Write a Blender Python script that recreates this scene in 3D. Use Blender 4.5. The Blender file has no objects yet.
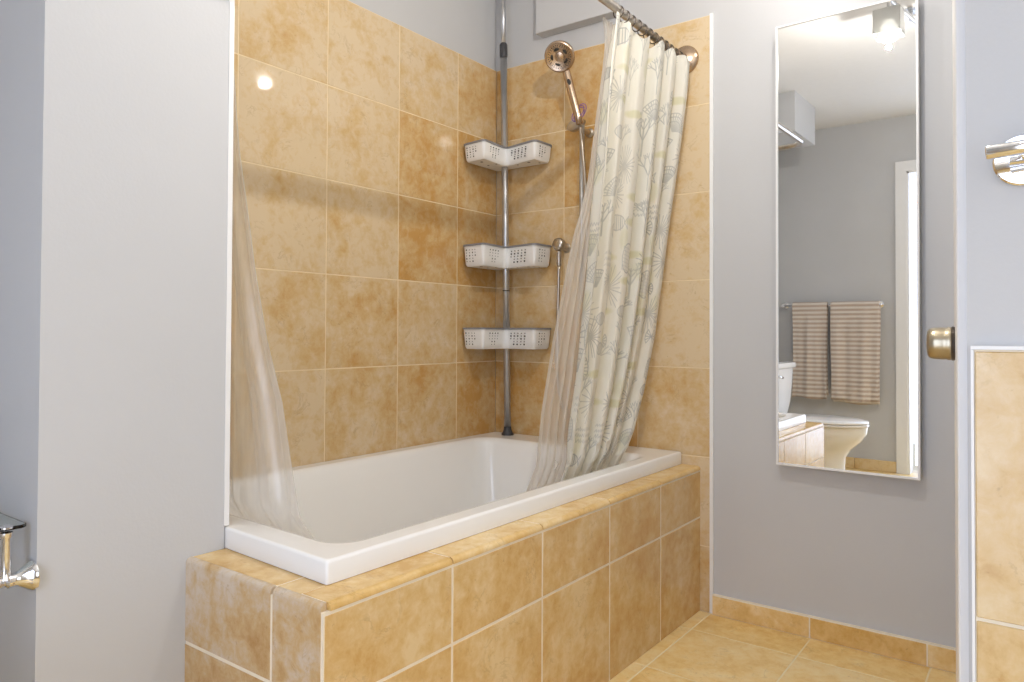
import bpy, math, random
import numpy as np
from mathutils import Vector, Matrix

PI = math.pi
rnd = random.Random(7)
SC = bpy.context.scene
COL = SC.collection

# ------------------------------------------------------------------ camera
FPX, CY = 726.85, 320.16
YAW, PITCH, ROLL = 0.6365, 0.0163, 0.0045
CAM = Vector((1.8348, -2.3696, 0.9386))
fw = Vector((-math.sin(YAW) * math.cos(PITCH), math.cos(YAW) * math.cos(PITCH), math.sin(PITCH)))
rt0 = Vector((math.cos(YAW), math.sin(YAW), 0))
up0 = rt0.cross(fw)
rt = math.cos(ROLL) * rt0 + math.sin(ROLL) * up0
up = -math.sin(ROLL) * rt0 + math.cos(ROLL) * up0
cam_data = bpy.data.cameras.new('camera')
cam = bpy.data.objects.new('camera', cam_data)
COL.objects.link(cam)
cam.matrix_world = Matrix(((rt.x, up.x, -fw.x, CAM.x), (rt.y, up.y, -fw.y, CAM.y), (rt.z, up.z, -fw.z, CAM.z), (0, 0, 0, 1)))
cam_data.sensor_fit = 'HORIZONTAL'
cam_data.sensor_width = 36.0
cam_data.lens = FPX / 1024 * 36.0
cam_data.shift_y = -(341 - CY) / 1024
cam_data.clip_start = 0.02
SC.camera = cam

# ------------------------------------------------------------------ world, lights, exposure
SC.view_settings.view_transform = 'Standard'
SC.view_settings.look = 'None'
SC.view_settings.gamma = 1.0
SC.view_settings.use_curve_mapping = False
SC.view_settings.exposure = 0.42
world = bpy.data.worlds.new('daylight')
SC.world = world
world.use_nodes = True
bg = world.node_tree.nodes['Background']
bg.inputs['Color'].default_value = (0.58, 0.70, 1.0, 1)
bg.inputs['Strength'].default_value = 1.5
for k, v in (('max_bounces', 14), ('diffuse_bounces', 8), ('glossy_bounces', 6), ('transmission_bounces', 8), ('transparent_max_bounces', 16)):
    try:
        setattr(SC.cycles, k, v)
    except Exception:
        pass


def area_light(name, loc, direction, sx, sy, power, color):
    d = bpy.data.lights.new(name, 'AREA')
    d.shape = 'RECTANGLE'; d.size = sx; d.size_y = sy; d.energy = power; d.color = color
    o = bpy.data.objects.new(name, d); COL.objects.link(o)
    o.location = loc
    o.rotation_euler = Vector(direction).to_track_quat('-Z', 'Y').to_euler()
    return o


def point_light(name, loc, power, color, radius):
    d = bpy.data.lights.new(name, 'POINT')
    d.energy = power; d.color = color; d.shadow_soft_size = radius
    o = bpy.data.objects.new(name, d); COL.objects.link(o); o.location = loc
    return o


# daylight entering through the open doorway behind the camera
area_light('doorway_daylight', (1.43, -3.27, 1.02), (-0.05, 1, 0.0), 0.84, 1.95, 10.5, (0.74, 0.83, 1.0))
HEADS = [(1.265, -0.235), (1.265, -1.10), (1.47, -1.72)]
LAMP_POWER = [1.8, 18.5, 1.2]
LAMP_COLOR = (1.0, 0.965, 0.915)

# ------------------------------------------------------------------ materials
def mat(name):
    m = bpy.data.materials.new(name); m.use_nodes = True
    nt = m.node_tree
    return m, nt, nt.nodes['Principled BSDF']


def N(nt, kind, **kw):
    n = nt.nodes.new(kind)
    for k, v in kw.items():
        if k in n.inputs:
            n.inputs[k].default_value = v
        else:
            setattr(n, k, v)
    return n


def simple(name, col, rough=0.5, metal=0.0, noise=0.0, nscale=30.0, bump=0.0, bscale=200.0, spec=None):
    m, nt, p = mat(name)
    p.inputs['Roughness'].default_value = rough
    p.inputs['Metallic'].default_value = metal
    if spec is not None:
        p.inputs['Specular IOR Level'].default_value = spec
    tc = N(nt, 'ShaderNodeTexCoord')
    no = N(nt, 'ShaderNodeTexNoise', Scale=nscale, Detail=4.0)
    nt.links.new(tc.outputs['Object'], no.inputs['Vector'])
    r = N(nt, 'ShaderNodeValToRGB')
    a = max(0, 1 - noise); b = 1 + noise
    r.color_ramp.elements[0].color = (col[0] * a, col[1] * a, col[2] * a, 1)
    r.color_ramp.elements[1].color = (min(1, col[0] * b), min(1, col[1] * b), min(1, col[2] * b), 1)
    r.color_ramp.elements[0].position = 0.3; r.color_ramp.elements[1].position = 0.7
    nt.links.new(no.outputs['Fac'], r.inputs['Fac'])
    nt.links.new(r.outputs['Color'], p.inputs['Base Color'])
    if bump > 0:
        n2 = N(nt, 'ShaderNodeTexNoise', Scale=bscale, Detail=3.0)
        nt.links.new(tc.outputs['Object'], n2.inputs['Vector'])
        bp_ = N(nt, 'ShaderNodeBump', Strength=bump, Distance=0.002)
        nt.links.new(n2.outputs['Fac'], bp_.inputs['Height'])
        nt.links.new(bp_.outputs['Normal'], p.inputs['Normal'])
    return m


def tile_mat(name, deep, mid, pale, rough=0.22, pale_amt=0.5, vary=0.5):
    """Polished yellow limestone: clouds of deep, mid and pale colour with small dark pits; every tile has its own seed in 'tint'."""
    m, nt, p = mat(name)
    L = nt.links.new
    tc = N(nt, 'ShaderNodeTexCoord')
    at = N(nt, 'ShaderNodeAttribute', attribute_name='tint')
    sc = N(nt, 'ShaderNodeVectorMath', operation='SCALE'); sc.inputs['Scale'].default_value = 17.0
    L(at.outputs['Color'], sc.inputs[0])
    ad = N(nt, 'ShaderNodeVectorMath', operation='ADD')
    L(tc.outputs['Object'], ad.inputs[0]); L(sc.outputs[0], ad.inputs[1])
    n1 = N(nt, 'ShaderNodeTexNoise', Scale=8.0, Detail=6.0, Roughness=0.6, Distortion=0.25)
    L(ad.outputs[0], n1.inputs['Vector'])
    n2 = N(nt, 'ShaderNodeTexNoise', Scale=30.0, Detail=7.0, Roughness=0.68, Distortion=0.35)
    L(ad.outputs[0], n2.inputs['Vector'])
    sep = N(nt, 'ShaderNodeSeparateColor'); L(at.outputs['Color'], sep.inputs[0])
    # per tile shift of the ramp
    sh = N(nt, 'ShaderNodeMath', operation='MULTIPLY_ADD'); sh.inputs[1].default_value = vary * 0.26; sh.inputs[2].default_value = -vary * 0.13
    L(sep.outputs[0], sh.inputs[0])
    mx = N(nt, 'ShaderNodeMath', operation='MULTIPLY_ADD'); mx.inputs[1].default_value = 0.56
    L(n1.outputs['Fac'], mx.inputs[0])
    m2 = N(nt, 'ShaderNodeMath', operation='MULTIPLY'); m2.inputs[1].default_value = 0.44
    L(n2.outputs['Fac'], m2.inputs[0]); L(m2.outputs[0], mx.inputs[2])
    ads = N(nt, 'ShaderNodeMath', operation='ADD'); L(mx.outputs[0], ads.inputs[0]); L(sh.outputs[0], ads.inputs[1])
    r = N(nt, 'ShaderNodeValToRGB')
    e = r.color_ramp.elements
    e[0].position = 0.36; e[0].color = (*deep, 1)
    e[1].position = 0.63; e[1].color = (*pale, 1)
    k = e.new(0.50 - 0.06 * (pale_amt - 0.5)); k.color = (*mid, 1)
    L(ads.outputs[0], r.inputs['Fac'])
    # thin broken brown veins and small dark pits
    n3 = N(nt, 'ShaderNodeTexNoise', Scale=11.0, Detail=5.0, Roughness=0.65, Distortion=0.9)
    L(ad.outputs[0], n3.inputs['Vector'])
    r3 = N(nt, 'ShaderNodeValToRGB')
    q = r3.color_ramp.elements
    q[0].position = 0.470; q[0].color = (0, 0, 0, 1)
    q[1].position = 0.512; q[1].color = (0, 0, 0, 1)
    qk = q.new(0.492); qk.color = (1, 1, 1, 1)
    L(n3.outputs['Fac'], r3.inputs['Fac'])
    n4 = N(nt, 'ShaderNodeTexNoise', Scale=16.0, Detail=2.0)
    L(ad.outputs[0], n4.inputs['Vector'])
    r4 = N(nt, 'ShaderNodeMapRange'); r4.inputs[1].default_value = 0.50; r4.inputs[2].default_value = 0.66
    L(n4.outputs['Fac'], r4.inputs[0])
    vm = N(nt, 'ShaderNodeMath', operation='MULTIPLY'); L(r3.outputs['Color'], vm.inputs[0]); L(r4.outputs[0], vm.inputs[1])
    n5 = N(nt, 'ShaderNodeTexNoise', Scale=85.0, Detail=2.0)
    L(ad.outputs[0], n5.inputs['Vector'])
    r5 = N(nt, 'ShaderNodeMapRange'); r5.inputs[1].default_value = 0.30; r5.inputs[2].default_value = 0.24
    L(n5.outputs['Fac'], r5.inputs[0])
    mxm = N(nt, 'ShaderNodeMath', operation='MAXIMUM'); L(vm.outputs[0], mxm.inputs[0]); L(r5.outputs[0], mxm.inputs[1])
    fm = N(nt, 'ShaderNodeMath', operation='MULTIPLY'); fm.inputs[1].default_value = 0.26; L(mxm.outputs[0], fm.inputs[0])
    mul = N(nt, 'ShaderNodeMix', data_type='RGBA', blend_type='MIX')
    L(fm.outputs[0], mul.inputs[0])
    L(r.outputs['Color'], mul.inputs[6]); mul.inputs[7].default_value = (0.24, 0.12, 0.035, 1)
    L(mul.outputs[2], p.inputs['Base Color'])
    p.inputs['Roughness'].default_value = rough
    bp_ = N(nt, 'ShaderNodeBump', Strength=0.06, Distance=0.002)
    L(n2.outputs['Fac'], bp_.inputs['Height']); L(bp_.outputs['Normal'], p.inputs['Normal'])
    return m


DEEP, MID, PALE = (0.56, 0.325, 0.095), (0.665, 0.46, 0.20), (0.735, 0.57, 0.325)
M = {}
M['tile_wall'] = tile_mat('tile_wall_limestone', (0.53, 0.30, 0.095), (0.60, 0.42, 0.21), (0.66, 0.525, 0.345), 0.04, 0.6, 0.9)
M['tile_front'] = tile_mat('tile_front_limestone', DEEP, (0.655, 0.445, 0.195), PALE, 0.25, 0.5, 0.8)
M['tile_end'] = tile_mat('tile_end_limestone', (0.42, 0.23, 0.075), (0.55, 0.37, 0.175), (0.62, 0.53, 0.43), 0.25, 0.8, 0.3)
M['tile_top'] = tile_mat('tile_top_limestone', (0.60, 0.36, 0.10), (0.72, 0.49, 0.20), (0.80, 0.62, 0.34), 0.25, 0.5, 0.4)
M['tile_floor'] = tile_mat('tile_floor_limestone', (0.72, 0.46, 0.14), (0.83, 0.61, 0.265), (0.88, 0.72, 0.42), 0.28, 0.6, 0.5)
M['tile_wainscot'] = tile_mat('tile_wainscot_limestone', (0.50, 0.29, 0.09), (0.64, 0.45, 0.21), (0.72, 0.57, 0.35), 0.22, 0.9, 0.8)
M['grout'] = simple('grout_cream', (0.74, 0.60, 0.38), 0.8, noise=0.06)
M['grout_floor'] = simple('grout_floor', (0.84, 0.74, 0.52), 0.8, noise=0.05)
M['grout_white'] = simple('grout_white', (0.80, 0.72, 0.58), 0.8, noise=0.05)
M['paint'] = simple('grey_wall_paint', (0.53, 0.532, 0.54), 0.55, noise=0.015, nscale=3, bump=0.12, bscale=160)
M['paint_far'] = simple('grey_wall_paint_far', (0.53, 0.532, 0.54), 0.5, noise=0.02, nscale=4, bump=0.2, bscale=120)
M['ceiling'] = simple('ceiling_paint', (0.80, 0.79, 0.77), 0.7, noise=0.01)
M['white_paint'] = simple('white_trim_paint', (0.80, 0.80, 0.80), 0.35, noise=0.01)
M['acrylic'] = simple('white_acrylic', (0.86, 0.855, 0.84), 0.12, noise=0.01, nscale=4)
M['ceramic'] = simple('white_ceramic', (0.84, 0.83, 0.81), 0.08, noise=0.01, nscale=4)
M['chrome'] = simple('chrome', (0.82, 0.82, 0.83), 0.08, 1.0, noise=0.01)
M['nickel'] = simple('brushed_nickel', (0.52, 0.47, 0.41), 0.28, 1.0, noise=0.08, nscale=60)
M['bronze_nickel'] = simple('bronze_nickel', (0.50, 0.38, 0.28), 0.26, 1.0, noise=0.06, nscale=60)
M['brass'] = simple('satin_brass', (0.42, 0.36, 0.26), 0.30, 1.0, noise=0.06, nscale=50)
M['pole'] = simple('brushed_steel_pole', (0.55, 0.56, 0.58), 0.32, 0.9, noise=0.06, nscale=40)
M['dark_plastic'] = simple('dark_grey_plastic', (0.045, 0.045, 0.05), 0.5, noise=0.1)
M['rim_grey'] = simple('grey_plastic_rim', (0.23, 0.23, 0.24), 0.45, noise=0.05)
M['white_plastic'] = simple('white_plastic', (0.82, 0.815, 0.80), 0.35, noise=0.01)
M['black'] = simple('black_rubber_and_hole_shade', (0.012, 0.011, 0.010), 0.5, noise=0.1)
M['purple'] = simple('purple_elastic', (0.20, 0.09, 0.30), 0.7, noise=0.2)
M['dark_metal'] = simple('dark_bronze_metal', (0.12, 0.10, 0.085), 0.35, 0.9, noise=0.1)


def mirror_mat():
    m, nt, p = mat('mirror_silver')
    p.inputs['Base Color'].default_value = (0.86, 0.87, 0.87, 1)
    p.inputs['Metallic'].default_value = 1.0
    tc = N(nt, 'ShaderNodeTexCoord'); no = N(nt, 'ShaderNodeTexNoise', Scale=6.0)
    nt.links.new(tc.outputs['Object'], no.inputs['Vector'])
    r = N(nt, 'ShaderNodeMapRange'); r.inputs[3].default_value = 0.0; r.inputs[4].default_value = 0.012
    nt.links.new(no.outputs['Fac'], r.inputs[0]); nt.links.new(r.outputs[0], p.inputs['Roughness'])
    return m


M['mirror'] = mirror_mat()


def glass_mat():
    m, nt, p = mat('clear_glass')
    p.inputs['Base Color'].default_value = (0.86, 0.94, 0.93, 1)
    p.inputs['Roughness'].default_value = 0.02
    p.inputs['Transmission Weight'].default_value = 1.0
    p.inputs['IOR'].default_value = 1.45
    return m


M['glass'] = glass_mat()


def frosted_mat():
    m, nt, p = mat('frosted_glass')
    p.inputs['Base Color'].default_value = (0.82, 0.82, 0.80, 1)
    p.inputs['Roughness'].default_value = 0.35
    p.inputs['Transmission Weight'].default_value = 0.55
    return m


M['frosted'] = frosted_mat()


def emit_mat(name, col, s):
    m, nt, p = mat(name)
    p.inputs['Base Color'].default_value = (0.9, 0.9, 0.88, 1)
    p.inputs['Emission Color'].default_value = (*col, 1)
    p.inputs['Emission Strength'].default_value = s
    return m


M['fill_glow'] = emit_mat('fill_pane_glow', (0.95, 0.97, 1.0), 1.75)  # glow of the added pane on the unseen right wall
M['bulb'] = emit_mat('lit_bulb', (1.0, 0.96, 0.88), 2.2)


def film_mat(name, col, opacity, rough=0.25):
    """Clear plastic shower liner: mostly see-through with a milky sheen."""
    m, nt, p = mat(name)
    out = nt.nodes['Material Output']
    L = nt.links.new
    tr = N(nt, 'ShaderNodeBsdfTransparent')
    df = N(nt, 'ShaderNodeBsdfDiffuse'); df.inputs['Color'].default_value = (*col, 1)
    tl = N(nt, 'ShaderNodeBsdfTranslucent'); tl.inputs['Color'].default_value = (*col, 1)
    gl = N(nt, 'ShaderNodeBsdfGlossy', Roughness=rough)
    a = N(nt, 'ShaderNodeMixShader'); a.inputs[0].default_value = 0.45
    L(df.outputs[0], a.inputs[1]); L(tl.outputs[0], a.inputs[2])
    b = N(nt, 'ShaderNodeMixShader'); b.inputs[0].default_value = 0.10
    L(a.outputs[0], b.inputs[1]); L(gl.outputs[0], b.inputs[2])
    lw = N(nt, 'ShaderNodeLayerWeight', Blend=0.35)
    tc = N(nt, 'ShaderNodeTexCoord'); no = N(nt, 'ShaderNodeTexNoise', Scale=5.0, Detail=3.0)
    mp = N(nt, 'ShaderNodeMapping'); mp.inputs['Scale'].default_value = (6, 6, 0.5)
    L(tc.outputs['Object'], mp.inputs['Vector']); L(mp.outputs[0], no.inputs['Vector'])
    mr = N(nt, 'ShaderNodeMapRange'); mr.inputs[1].default_value = 0.3; mr.inputs[2].default_value = 0.7
    mr.inputs[3].default_value = opacity * 0.7; mr.inputs[4].default_value = opacity * 1.25
    L(no.outputs['Fac'], mr.inputs[0])
    ad = N(nt, 'ShaderNodeMath', operation='MULTIPLY_ADD'); ad.inputs[1].default_value = 0.25
    ad.use_clamp = True
    L(lw.outputs['Facing'], ad.inputs[0]); L(mr.outputs[0], ad.inputs[2])
    c = N(nt, 'ShaderNodeMixShader')
    L(ad.outputs[0], c.inputs[0]); L(tr.outputs[0], c.inputs[1]); L(b.outputs[0], c.inputs[2])
    L(c.outputs[0], out.inputs['Surface'])
    return m


M['film'] = film_mat('clear_liner_plastic', (0.80, 0.765, 0.71), 0.46)


def cloth_mat():
    m, nt, p = mat('printed_curtain_cloth')
    L = nt.links.new
    out = nt.nodes['Material Output']
    at = N(nt, 'ShaderNodeAttribute', attribute_name='print')
    L(at.outputs['Color'], p.inputs['Base Color'])
    p.inputs['Roughness'].default_value = 0.7
    tl = N(nt, 'ShaderNodeBsdfTranslucent'); L(at.outputs['Color'], tl.inputs['Color'])
    mx = N(nt, 'ShaderNodeMixShader'); mx.inputs[0].default_value = 0.3
    L(p.outputs[0], mx.inputs[1]); L(tl.outputs[0], mx.inputs[2]); L(mx.outputs[0], out.inputs['Surface'])
    return m


M['cloth'] = cloth_mat()


def towel_mat():
    m, nt, p = mat('striped_towel_terry')
    L = nt.links.new
    tc = N(nt, 'ShaderNodeTexCoord')
    sep = N(nt, 'ShaderNodeSeparateXYZ'); L(tc.outputs['Object'], sep.inputs[0])
    ml = N(nt, 'ShaderNodeMath', operation='MULTIPLY'); ml.inputs[1].default_value = 2 * PI / 0.031
    L(sep.outputs['Z'], ml.inputs[0])
    s = N(nt, 'ShaderNodeMath', operation='SINE'); L(ml.outputs[0], s.inputs[0])
    mr = N(nt, 'ShaderNodeMapRange'); mr.inputs[1].default_value = -0.6; mr.inputs[2].default_value = 0.6
    L(s.outputs[0], mr.inputs[0])
    r = N(nt, 'ShaderNodeValToRGB')
    r.color_ramp.elements[0].color = (0.50, 0.40, 0.325, 1)
    r.color_ramp.elements[1].color = (0.70, 0.63, 0.56, 1)
    L(mr.outputs[0], r.inputs['Fac']); L(r.outputs['Color'], p.inputs['Base Color'])
    no = N(nt, 'ShaderNodeTexNoise', Scale=260.0)
    L(tc.outputs['Object'], no.inputs['Vector'])
    ad = N(nt, 'ShaderNodeMath', operation='ADD'); L(mr.outputs[0], ad.inputs[0]); L(no.outputs['Fac'], ad.inputs[1])
    b = N(nt, 'ShaderNodeBump', Strength=0.6, Distance=0.004); L(ad.outputs[0], b.inputs['Height']); L(b.outputs['Normal'], p.inputs['Normal'])
    p.inputs['Roughness'].default_value = 0.95
    return m


M['towel'] = towel_mat()


# ------------------------------------------------------------------ mesh builder
class MB:
    def __init__(s):
        s.v = []; s.f = []; s.m = []; s.sm = []; s.t = []; s.tint = None; s.has_tint = False

    def add(s, verts, faces, mi=0, smooth=False, tint=None):
        o = len(s.v)
        s.v += [tuple(p) for p in verts]
        for f in faces:
            s.f.append(tuple(i + o for i in f)); s.m.append(mi); s.sm.append(smooth); s.t.append(tint)
        if tint is not None:
            s.has_tint = True
        return s

    def box(s, x0, x1, y0, y1, z0, z1, mi=0, tint=None, r=0.0):
        if r > 0:
            return s.rbox(x0, x1, y0, y1, z0, z1, r, mi, tint)
        v = [(x, y, z) for z in (z0, z1) for y in (y0, y1) for x in (x0, x1)]
        f = [(0, 2, 3, 1), (4, 5, 7, 6), (0, 1, 5, 4), (2, 6, 7, 3), (0, 4, 6, 2), (1, 3, 7, 5)]
        return s.add(v, f, mi, False, tint)

    def rbox(s, x0, x1, y0, y1, z0, z1, r, mi=0, tint=None, seg=2):
        """Box with rounded edges."""
        import bmesh
        bm = bmesh.new()
        bmesh.ops.create_cube(bm, size=1.0)
        for v in bm.verts:
            v.co = Vector(((x0 + x1) / 2 + v.co.x * (x1 - x0), (y0 + y1) / 2 + v.co.y * (y1 - y0), (z0 + z1) / 2 + v.co.z * (z1 - z0)))
        bmesh.ops.bevel(bm, geom=list(bm.edges), offset=r, segments=seg, affect='EDGES', profile=0.5)
        bm.verts.index_update()
        bm.normal_update()
        big = [f for f in bm.faces if max(abs(c) for c in f.normal) > 0.999]
        small = [f for f in bm.faces if max(abs(c) for c in f.normal) <= 0.999]
        co = [tuple(v.co) for v in bm.verts]
        o = len(s.v)
        s.add(co, [[v.index for v in f.verts] for f in big], mi, False, tint)
        for f in small:
            s.f.append(tuple(v.index + o for v in f.verts)); s.m.append(mi); s.sm.append(True); s.t.append(tint)
        bm.free()
        return s

    def lathe(s, prof, axis_o=(0, 0, 0), axis=(0, 0, 1), n=32, mi=0, smooth=True, caps=True):
        """prof: list of (radius, height along axis)."""
        a = Vector(axis).normalized()
        u = a.orthogonal().normalized(); w = a.cross(u)
        O = Vector(axis_o)
        v = []; f = []
        for (r, h) in prof:
            for k in range(n):
                t = 2 * PI * k / n
                v.append(O + a * h + (u * math.cos(t) + w * math.sin(t)) * r)
        for i in range(len(prof) - 1):
            for k in range(n):
                k2 = (k + 1) % n
                f.append((i * n + k, i * n + k2, (i + 1) * n + k2, (i + 1) * n + k))
        if caps:
            f.append(tuple(reversed(range(n))))
            f.append(tuple((len(prof) - 1) * n + k for k in range(n)))
        return s.add(v, f, mi, smooth)

    def tube(s, pts, r, n=12, mi=0, closed=False, caps=True):
        pts = [Vector(p) for p in pts]
        m = len(pts)
        rs = r if isinstance(r, (list, tuple)) else [r] * m
        v = []; f = []
        ref = None
        for i in range(m):
            if closed:
                d = (pts[(i + 1) % m] - pts[i - 1]).normalized()
            else:
                d = (pts[min(i + 1, m - 1)] - pts[max(i - 1, 0)]).normalized()
            if ref is None:
                ref = d.orthogonal().normalized()
            ref = (ref - d * ref.dot(d)).normalized()
            w = d.cross(ref)
            for k in range(n):
                t = 2 * PI * k / n
                v.append(pts[i] + (ref * math.cos(t) + w * math.sin(t)) * rs[i])
        for i in range(m if closed else m - 1):
            for k in range(n):
                k2 = (k + 1) % n; j = (i + 1) % m
                f.append((i * n + k, i * n + k2, j * n + k2, j * n + k))
        if caps and not closed:
            f.append(tuple(reversed(range(n)))); f.append(tuple((m - 1) * n + k for k in range(n)))
        return s.add(v, f, mi, True)

    def loft(s, rings, mi=0, smooth=True, cap0=True, cap1=True, close=True):
        n = len(rings[0]); v = []; f = []
        for r in rings:
            v += r
        for i in range(len(rings) - 1):
            for k in range(n if close else n - 1):
                k2 = (k + 1) % n
                f.append((i * n + k, i * n + k2, (i + 1) * n + k2, (i + 1) * n + k))
        nb = len(f)
        if cap0: f.append(tuple(reversed(range(n))))
        if cap1: f.append(tuple((len(rings) - 1) * n + k for k in range(n)))
        s.add(v, f, mi, smooth)
        for k in range(len(f) - nb): s.sm[-1 - k] = False
        return s

    def prism(s, poly, axis, a0, a1, mi=0):
        """Extrude a 2D polygon along axis 0/1/2 from a0 to a1; poly coordinates are the other two axes in order."""
        def P(p, a):
            return {0: (a, p[0], p[1]), 1: (p[0], a, p[1]), 2: (p[0], p[1], a)}[axis]
        n = len(poly)
        v = [P(p, a0) for p in poly] + [P(p, a1) for p in poly]
        f = [tuple(range(n)), tuple(reversed(range(n, 2 * n)))]
        for k in range(n):
            k2 = (k + 1) % n
            f.append((k, n + k, n + k2, k2))
        return s.add(v, f, mi)

    def build(s, name, mats, parent=None, loc=(0, 0, 0), rotz=0.0, fix=True, auto=None):
        me = bpy.data.meshes.new(name)
        me.from_pydata(s.v, [], s.f)
        if not isinstance(mats, (list, tuple)):
            mats = [mats]
        for m in mats:
            me.materials.append(m)
        me.polygons.foreach_set('material_index', s.m)
        me.polygons.foreach_set('use_smooth', s.sm)
        if s.has_tint:
            ca = me.color_attributes.new('tint', 'FLOAT_COLOR', 'CORNER')
            data = []
            for p, t in zip(me.polygons, s.t):
                t = t or (0.5, 0.5, 0.5)
                data += [t[0], t[1], t[2], 1.0] * p.loop_total
            ca.data.foreach_set('color', data)
        me.validate()
        if fix:
            import bmesh
            bm = bmesh.new(); bm.from_mesh(me)
            bmesh.ops.recalc_face_normals(bm, faces=bm.faces)
            bm.to_mesh(me); bm.free()
        if auto is not None:
            try:
                me.set_sharp_from_angle(angle=math.radians(auto))
            except Exception:
                pass
        me.update()
        o = bpy.data.objects.new(name, me)
        COL.objects.link(o)
        o.location = loc; o.rotation_euler = (0, 0, rotz)
        if parent is not None:
            o.parent = parent
        return o


def tag(o, label=None, cat=None, group=None, kind=None):
    if label: o['label'] = label
    if cat: o['category'] = cat
    if group: o['group'] = group
    if kind: o['kind'] = kind
    return o


def thing(name, label, cat, loc=(0, 0, 0), rotz=0.0, group=None):
    o = bpy.data.objects.new(name, None)
    o.empty_display_size = 0.05
    COL.objects.link(o)
    o.location = loc; o.rotation_euler = (0, 0, rotz)
    return tag(o, label, cat, group)


def struct(o, label=None, cat=None):
    return tag(o, label, cat, kind='structure')


def T():
    return (rnd.random(), rnd.random(), rnd.random())


def round_tile(mb, x0, x1, y0, y1, z0, z1, tint, r=0.0012, mi=0):
    mb.rbox(x0, x1, y0, y1, z0, z1, r, mi, tint, 1)


# ------------------------------------------------------------------ room dimensions
ZT, TH_, TW = 2.0192, 0.30, 0.3156       # top of the wall tiles, tile height, tile width
CEIL = 2.41
C0, E1, ER = 0.2439, 0.3306, 0.9145
XS = 0.452                               # face of the grey partition at the foot of the tub
YS0, YS1 = -1.846, -1.5045                # partition from, to
XP, YP = 0.872, -1.585                   # tub surround: front, end
ZP = 0.487                               # top of the surround
YF = -3.18                               # wall behind the camera

# walls ------------------------------------------------------------
mb = MB(); mb.box(-0.12, -0.010, YS0 - 0.05, 0.12, 0, CEIL)
wall_left = struct(mb.build('wall_left', M['paint']), 'long grey wall beside the bathtub with tiles up to head height', 'wall')
mb = MB(); mb.box(-0.12, 1.93, 0.0, 0.12, 0, CEIL)
# the part behind the tiles sits 1 cm back so that tile face and paint are nearly flush
wall_back = struct(mb.build('wall_back', M['paint']), 'grey wall carrying the tall mirror and the shower tiles', 'wall')
wall_back.location = (0, 0.006, 0)
g = 0.0016
mb = MB(); gm = MB()
cols = [0.0, -C0] + [-(C0 + TW * k) for k in range(1, 6)]
for i in range(len(cols) - 1):
    for r_ in range(6):
        z1 = ZT - r_ * TH_; z0 = z1 - TH_
        z0 = max(z0, 0.40)
        y0, y1 = cols[i + 1], cols[i]
        t = T()
        # tint runs deeper in lower rows and near the corner, paler at near upper ones
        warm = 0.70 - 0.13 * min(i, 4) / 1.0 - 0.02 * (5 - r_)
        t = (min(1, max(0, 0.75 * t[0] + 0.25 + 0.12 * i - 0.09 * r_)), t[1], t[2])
        round_tile(mb, -0.009, 0.0, y0 + g, y1 - (g if i else 0.0), z0 + g, z1 - g, t)
tl = mb.build('tile_cladding', M['tile_wall'], wall_left)
gm.box(-0.0099, -0.0008, cols[-1], 0.0, 0.40, ZT)
gm.build('grout', M['grout'], wall_left)
mb = MB(); gm = MB()
xc = [0.0, E1, E1 + TW, ER]
for i in range(3):
    for r_ in range(7):
        z1 = ZT - r_ * TH_; z0 = max(z1 - TH_, 0.0)
        t = T()
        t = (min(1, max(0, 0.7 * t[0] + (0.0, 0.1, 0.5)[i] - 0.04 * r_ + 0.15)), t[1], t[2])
        round_tile(mb, xc[i] + (g if i else 0), xc[i + 1] - g, 0.0, 0.0055, z0 + g, z1 - g, t)
tl = mb.build('tile_cladding', M['tile_wall'], wall_back); tl.location = (0, -0.006, 0)
gm.box(0.0, ER, 0.0009, 0.0058, 0.0, ZT)
o = gm.build('grout', M['grout'], wall_back); o.location = (0, -0.006, 0)
mb = MB(); mb.box(ER - 0.001, ER + 0.011, -0.002, 0.0059, 0.0, ZT + 0.004)
struct(mb.build('trim_1', M['white_paint']), 'white strip along the right edge of the shower tiles', 'trim')

# partition at the foot of the tub
mb = MB(); mb.prism([(-0.0098, YS0), (XS - 0.014, YS0), (XS + 0.003, YS1), (-0.0098, YS1)], 2, 0, CEIL)
struct(mb.build('wall_partition', M['paint']), 'plain light grey partition wall at the foot of the bathtub', 'wall')
mb = MB(); mb.box(XS - 0.014, XS + 0.0045, YS1 - 0.001, YS1 + 0.010, 0.534, CEIL)
struct(mb.build('trim_2', M['white_paint']), 'white corner strip where partition meets the tiled wall', 'trim')

# toilet alcove wall, wall behind the camera with its doorway, right side
mb = MB(); mb.box(0.02, 0.13, YF - 0.1, YS0, 0, CEIL)
struct(mb.build('wall_alcove', M['paint_far']), 'grey wall behind the toilet, seen only in the mirror', 'wall')
DX0, DX1, DZ = 0.985, 1.86, 2.03
mb = MB()
mb.box(0.02, DX0, YF - 0.10, YF, 0, CEIL); mb.box(DX1, 3.1, YF - 0.10, YF, 0, CEIL); mb.box(DX0, DX1, YF - 0.10, YF, DZ, CEIL)
wall_front = struct(mb.build('wall_front', M['paint_far']), 'grey wall with towels and doorway reflected in the mirror', 'wall')
W0, W1, WZ0, WZ1 = -2.85, -1.65, 0.62, 2.02
mb = MB(); mb.prism([(YF, 0), (-1.30, 0), (-1.30, WZ0), (YF, WZ0)], 0, 3.0, 3.1); mb.prism([(YF, WZ1), (-1.30, WZ1), (-1.30, CEIL), (YF, CEIL)], 0, 3.0, 3.1)
mb.prism([(YF, WZ0), (W0, WZ0), (W0, WZ1), (YF, WZ1)], 0, 3.0, 3.1); mb.prism([(W1, WZ0), (-1.30, WZ0), (-1.30, WZ1), (W1, WZ1)], 0, 3.0, 3.1)
struct(mb.build('wall_right', M['paint']), 'grey wall on the far right outside the view', 'wall')
mb = MB()
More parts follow.
